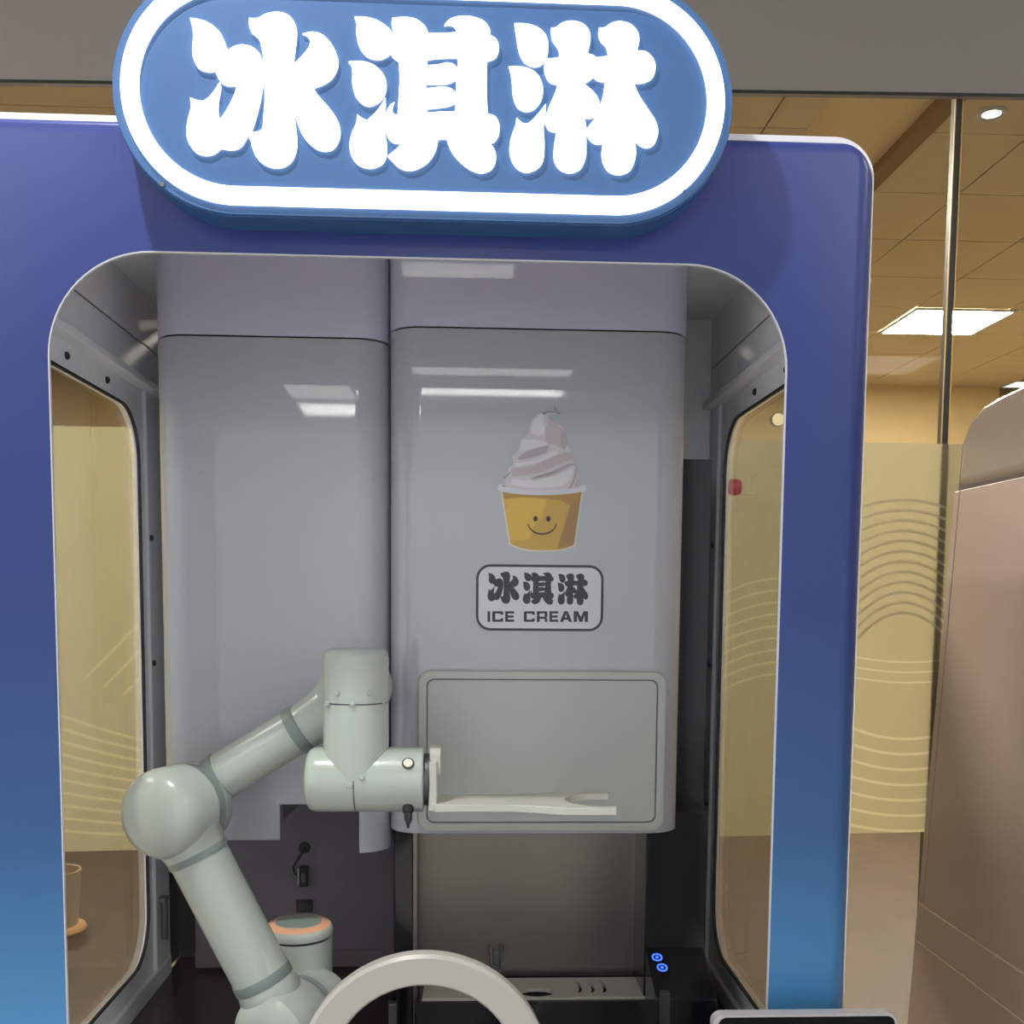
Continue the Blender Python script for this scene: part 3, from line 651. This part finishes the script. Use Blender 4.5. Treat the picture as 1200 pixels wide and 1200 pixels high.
# sloped control strip at the right with two blue touch rings
A = fy(770, 1122, .40); nrm = Vector((0, -.42, .907)); tv = Vector((0, .907, .42))
b = MB(); X0, X1 = p2 + .002, .392
ctr = Vector((0, A.y, A.z))
prof = [ctr + tv * .055, ctr - tv * .09]
yb_ = .424
b.prism([[(prof[0].y, prof[0].z), (prof[1].y, prof[1].z), (prof[1].y, .69), (prof[0].y, .69)]], 'YZ', X0, X1)
cons = obj('control_console', b, 'black_gloss', mach, bevel=.002)
for u, v in ((770, 1122), (776, 1134)):
    d = right * ((u - PX) / FOC) + down * ((v - PY) / FOC) + fwd
    tt = (ctr - EYE).dot(nrm) / d.dot(nrm); q = EYE + d * tt
    b = MB(); b.lathe([(.0062, .0002), (.0085, .0002), (.0085, .0008), (.0062, .0008)], q, nrm, 28, caps=False)
    b.lathe([(.0026, .0002), (.0026, .0007)], q, nrm, 10)
    obj('touch_ring', b, 'led_blue', cons, label='glowing blue touch ring')
for u, uy, vy in ((461, 1172, 1172), (778, 1160, 1160)):
    q = fy(u, uy, .29); obj('rail', MB().box(q.x - .0065, q.x + .0065, .275, .29, .69, q.z), 'dark_metal', mach, bevel=.001)

# ------------------------------------------------------------------ robot arm
JA = Vector((math.sin(math.radians(24)), math.cos(math.radians(24)), 0))   # axis of shoulder and elbow
AY = .20                                   # tool plane; forearm lies behind it
B = fy(350, 1080, .33)
arm = thing('robot_arm', 'pale green-white jointed robot arm holding a flat two-pronged fork', 'robot', (B.x, .33, .69))
r0 = .0505
obj('base_column', MB().lathe([(r0 + .004, 0), (r0 + .004, .012), (r0, .018), (r0, B.z - .69 - .022)], (B.x, .33, .69), (0, 0, 1), 56), 'arm_paint', arm)
zc = B.z - .020
obj('base_groove', MB().lathe([(r0 - .003, -.004), (r0 - .003, .004)], (B.x, .33, zc), (0, 0, 1), 56), 'gasket_black', arm)
bcap = obj('base_cap', MB().lathe([(r0 + .001, .002), (r0 + .0015, .008), (r0, .013), (r0 - .002, .0158)], (B.x, .33, zc), (0, 0, 1), 56), 'arm_paint', arm)
obj('orange_ring', MB().lathe([(r0 - .002, .0156), (r0 - .007, .0185), (.0355, .0205)], (B.x, .33, zc), (0, 0, 1), 56), 'arm_orange', bcap, label='peach orange ring on the base cap')
obj('base_lid', MB().lathe([(.035, .0203), (.034, .0215), (.004, .022)], (B.x, .33, zc), (0, 0, 1), 56), 'arm_grey', bcap, label='grey-green disc on the base cap')
LYK = .215                                 # lower link plane
S = fy(336, 1200, LYK); Ek = fy(205, 950, LYK)
rj = .060
obj('shoulder_joint', MB().lathe([(.02, -.058), (.045, -.053), (.056, -.044), (rj, -.028), (rj, .024), (rj - .004, .030), (rj - .004, .060), (rj - .012, .095)], (S.x, LYK, S.z), JA, 56), 'arm_paint', arm)
obj('joint_band', MB().lathe([(rj - .003, .031), (rj - .003, .042)], (S.x, LYK, S.z), JA, 56, caps=False), 'arm_band', arm)
dv = Ek - S; LL = dv.length; du = dv.normalized()
rl = .041
llink = obj('lower_link', MB().lathe([(rl - .006, .02), (rl + .004, .050), (rl + .001, .064), (rl, .070), (rl, LL - .072), (rl + .001, LL - .066), (rl + .004, LL - .052), (rl + .012, LL - .03)], S, du, 48), 'arm_paint', arm)
def bandpos(u, v, O, d_, yy): return (fy(u, v, yy) - O).dot(d_)
for u, v in ((305, 1147), (223, 1003)):
    h = bandpos(u, v, S, du, LYK)
    obj('joint_band', MB().lathe([(rl + .0012, h - .0075), (rl + .0016, h - .006), (rl + .0016, h + .006), (rl + .0012, h + .0075)], S, du, 48), 'arm_band', llink)
re = .063
obj('elbow_joint', MB().lathe([(.004, -.058), (.020, -.057), (.040, -.053), (.053, -.046), (.0605, -.034), (re, -.020), (re, .016), (re - .0035, .020), (re - .0035, .036), (re - .006, .042), (re - .010, .058), (re - .020, .070), (.02, .076)], (Ek.x, LYK, Ek.z), JA, 64), 'arm_paint', arm)
obj('joint_band', MB().lathe([(re - .0022, .021), (re - .0022, .034)], (Ek.x, LYK, Ek.z), JA, 64, caps=False), 'arm_band', arm)
FYK = .266                                 # forearm plane
F0 = fy(222, 932, FYK); F1 = fy(416, 815, FYK); df = F1 - F0; FL = df.length; fu = df.normalized(); rf = .0335
flink = obj('forearm_link', MB().lathe([(rf + .014, .01), (rf + .008, .026), (rf + .002, .036), (rf, .042), (rf, FL - .087), (rf + .001, FL - .080), (rf + .003, FL - .060), (rf + .008, FL - .036), (rf + .010, FL)], F0, fu, 48), 'arm_paint', arm)
for u, v in ((256, 911), (350, 855)):
    h = bandpos(u, v, F0, fu, FYK)
    obj('joint_band', MB().lathe([(rf + .0016, h - .008), (rf + .0022, h - .006), (rf + .0022, h + .006), (rf + .0016, h + .008)], F0, fu, 48), 'arm_band', flink)
Wj = fy(420, 806, .31)
obj('wrist_joint', MB().lathe([(.046, -.10), (.048, -.02), (.049, .022), (.044, .032), (.02, .036)], (Wj.x, .31, Wj.z), (0, 1, 0), 48), 'arm_paint', arm)
T = fy(417.5, 913, AY); rt = .0445; ztop = fy(417, 760, AY).z
wbody = obj('wrist_body', MB().lathe([(rt, 0), (rt, ztop - T.z - .012), (rt - .0015, ztop - T.z - .006), (rt - .005, ztop - T.z - .0018), (rt - .011, ztop - T.z), (.01, ztop - T.z + .0015)], (T.x, AY, T.z), (0, 0, 1), 64), 'arm_paint', arm)
zs = fy(417, 822, AY).z
obj('body_seam', MB().lathe([(rt + .0004, -.0009), (rt + .0004, .0009)], (T.x, AY, zs), (0, 0, 1), 64, caps=False), 'dark_metal', arm)
xL, xR = fy(360, 913, AY).x, fy(497, 913, AY).x
tjoint = obj('tool_joint', MB().lathe([(.02, 0), (rt - .010, .001), (rt - .004, .004), (rt - .001, .009), (rt, .016), (rt, xR - xL - .002), (rt - .002, xR - xL), (.02, xR - xL)], (xL, AY, T.z), (1, 0, 0), 64), 'arm_paint', arm)
obj('body_seam', MB().lathe([(rt + .0003, -.0007), (rt + .0003, .0007)], (T.x + .001, AY, T.z), (1, 0, 0), 64, caps=False), 'dark_metal', arm)
obj('tool_flange', MB().lathe([(.036, 0), (.036, .007), (.030, .0075)], (xR, AY, T.z), (1, 0, 0), 40), 'dark_metal', arm, label='dark steel flange')
scr = None
def arm_screw(u, v, cyl):                  # on the front of the vertical or the horizontal cylinder
    global scr
    q = fy(u, v, AY - rt)
    if cyl == 'v':
        q = fy(u, v, AY - math.sqrt(max(rt ** 2 - (q.x - T.x) ** 2, 1e-6))); n__ = Vector((q.x - T.x, q.y - AY, 0)).normalized()
    else:
        q = fy(u, v, AY - math.sqrt(max(rt ** 2 - (q.z - T.z) ** 2, 1e-6))); n__ = Vector((0, q.y - AY, q.z - T.z)).normalized()
    obj('screw', MB().lathe([(.0044, -.004), (.0044, .001), (.0036, .0028), (.001, .0034)], q, n__, 14), 'arm_paint', wbody if cyl == 'v' else tjoint)
for u, v in ((395, 812), (433, 812), (413, 825), (448, 823), (383, 825)): arm_screw(u, v, 'v')
for u, v in ((410, 921), (424, 911)): arm_screw(u, v, 'h')
q = fy(478, 892, AY - .041); n__ = Vector((0, q.y - AY, q.z - T.z)).normalized()
q = Vector((q.x, AY, T.z)) + n__ * rt
obj('button_rim', MB().lathe([(.0082, -.002), (.0082, .002), (.0066, .003)], q, n__, 28), 'dark_metal', tjoint)
obj('lit_button', MB().lathe([(.0064, .002), (.006, .0036), (.001, .0042)], q, n__, 28), 'button_lamp', tjoint, label='round cream lit button')
q = fy(478, 941, AY - .03)
b = MB().lathe([(.0075, 0), (.0075, .010), (.0055, .012), (.0055, .02), (.003, .026)], (q.x, AY - .028, T.z - .030), (.05, -.45, -.9), 16)
b.tube([(q.x, AY - .036, T.z - .052), (q.x + .001, AY - .038, T.z - .060)], .002, 8)
obj('connector', b, 'black_matte', tjoint, label='small black plug under the tool joint')
# gripper: mounting plate, clamp and fork
px0 = xR + .0075; ft = fy(600, 937, AY).z
obj('mount_plate', MB().box(px0, px0 + .011, AY - .033, AY + .033, ft - .010, T.z + .030), 'fork_white', arm, bevel=.002)
b = MB().prism([rrect(AY - .022, AY + .022, T.z + .006, T.z + .046, .010, 6)], 'YZ', px0 + .001, px0 + .0155)
obj('clamp_block', b, 'fork_white', arm, bevel=.003)
X2 = fy(722, 945, AY - .05).x; fork = [(px0 + .008, -.036), (fy(600, 940, AY).x, -.036), (fy(625, 940, AY).x, -.043), (fy(650, 940, AY).x, -.055), (fy(668, 940, AY).x, -.058), (X2, -.058), (X2, -.047)]
cxx = fy(704, 938, AY).x
arc = [(cxx + .050 * math.cos(math.radians(a)), -.046 * math.sin(math.radians(a))) for a in range(70, 181, 10)]
half = fork + arc
full = [(x_, AY + y_) for x_, y_ in half] + [(x_, AY - y_) for x_, y_ in half[:-1][::-1]]
obj('fork', MB().prism([full], 'XY', ft - .010, ft), 'fork_white', arm, bevel=.0012, label='flat white fork that carries cups')

# ------------------------------------------------------------------ wiring on the bay wall
BW = .70
q = fy(357, 993, BW); e1 = fy(345, 1014, BW); e2 = fy(356, 1026, BW)
t = thing('sensor_cable', 'black cable from a round hole to a small plug on the bay wall', 'cable', (q.x, BW, q.z))
obj('grommet', MB().lathe([(.011, 0), (.011, .003), (.008, .005)], (q.x, BW, q.z), (0, -1, 0), 24), 'black_matte', t)
obj('cable', MB().tube([(q.x, BW - .004, q.z), (q.x - .003, BW - .012, q.z - .008), (q.x - .012, BW - .014, q.z - .022), (e1.x, BW - .012, e1.z), (e1.x + .003, BW - .010, e1.z - .014), (e2.x - .006, BW - .008, e2.z)], .0022, 8), 'black_matte', t)
b = MB().box(e2.x - .007, e2.x + .010, BW - .016, BW, e2.z - .018, e2.z + .020)
obj('plug', b, 'black_matte', t, bevel=.002)
obj('plug_face', MB().box(e2.x - .0015, e2.x + .0045, BW - .018, BW - .016, e2.z - .009, e2.z + .008), 'dark_metal', t)
obj('plug_edge', MB().box(e2.x - .0095, e2.x - .007, BW - .012, BW, e2.z - .016, e2.z + .016), 'chrome', t)
q = fy(357, 1061, BW)
t = thing('wall_socket', 'small black square socket on the bay wall behind the robot base', 'socket', (q.x, BW, q.z))
obj('socket_plate', MB().box(q.x - .015, q.x + .015, BW - .006, BW, q.z - .012, q.z + .012), 'black_matte', t, bevel=.001)
obj('socket_face', MB().box(q.x - .010, q.x + .010, BW - .0075, BW - .006, q.z - .008, q.z + .008), 'black_gloss', t)

# red stop button on the kiosk's outer right side
q = Vector((KX1, .705, fy(853, 571, .705).z))
t = thing('stop_button', 'red push button on the outer right side of the kiosk', 'button', q)
obj('button_collar', MB().lathe([(.016, .0), (.016, .006), (.012, .008)], q, (1, 0, 0), 28), 'red_plastic', t)
obj('button_knob', MB().lathe([(.010, .007), (.010, .016), (.0155, .019), (.0155, .032), (.012, .038), (.003, .040)], q, (1, 0, 0), 28), 'red_plastic', t)

# ------------------------------------------------------------------ ordering screen in front of the right pillar
TY = -.06; tx_0, tx_1 = fy(836, 1200, TY).x, fy(1052, 1200, TY).x; tz_ = fy(940, 1189, TY).z
t = thing('order_screen', 'black touch screen with silver bezel at the front right corner', 'screen', ((tx_0 + tx_1) / 2, TY, tz_ - .15))
obj('bezel', MB().prism([rrect(tx_0, tx_1, tz_ - .30, tz_, .012, 8), rrect(tx_0 + .006, tx_1 - .003, tz_ - .295, tz_ - .0028, .010, 8)], 'XZ', TY, TY + .016), 'bezel_silver', t, bevel=.001, label='silver bezel')
obj('screen_panel', MB().prism([rrect(tx_0 + .006, tx_1 - .003, tz_ - .295, tz_ - .0028, .010, 8)], 'XZ', TY + .001, TY + .014), 'screen_black', t)
obj('mount_arm', MB().box(.33, .45, TY + .014, .0, tz_ - .22, tz_ - .10), 'black_matte', t)

# ------------------------------------------------------------------ neighbouring machine at the right
MX = .90
t = thing('neighbour_machine', 'tall rose-grey machine with rounded top at the right edge', 'machine', (1.25, .2, 0))
pf = [(-.35, 0), (.825, 0), (.770, .745), (.663, 1.690), (.640, 1.722), (.60, 1.740), (.55, 1.748), (.40, 1.756), (-.35, 1.762)]
obj('machine_body', MB().prism([[(y_ * 1 - .004, max(0, z_ - .004)) for y_, z_ in pf]], 'YZ', MX + .006, 1.70), 'rose_core', t)
def backy(z_): return .825 + (z_ - 0) / 1.69 * (.663 - .825)
b = MB().prism([[(-.35, 1.606), (backy(1.606), 1.606), (.663, 1.690), (.640, 1.722), (.60, 1.740), (.55, 1.748), (.40, 1.756), (-.35, 1.762)]], 'YZ', MX, 1.70)
obj('top_cap', b, 'rose_cap', t, bevel=.02, seg=5)
for z0, z1, in ((.806, 1.6035), (.729, .803), (.02, .726)):
    ii = .0
    b = MB().prism([[(-.35, z0), (backy(z0) - (.022 if z1 > 1 else 0), z0), (backy(z1) - (.022 if z1 > 1 else 0), z1), (-.35, z1)]], 'YZ', MX, MX + .02)
    obj('side_panel', b, 'rose_panel', t, bevel=.0015)
obj('front_panel', MB().box(MX + .01, 1.69, -.356, -.349, .02, 1.60), 'rose_panel', t, bevel=.002)
for z0 in (.7262, .8032): obj('bright_line', MB().box(MX - .0004, MX + .01, -.35, backy(z0) - .002, z0, z0 + .0024), 'rose_line', t)  # highlights on the panel edges, put in as pale strips
b = MB().prism([[(backy(.806) - .0205, .806), (backy(.806), .806), (backy(1.6035), 1.6035), (backy(1.6035) - .0205, 1.6035)]], 'YZ', MX, MX + .02)
obj('rear_strip', b, 'rose_panel', t, bevel=.0015)
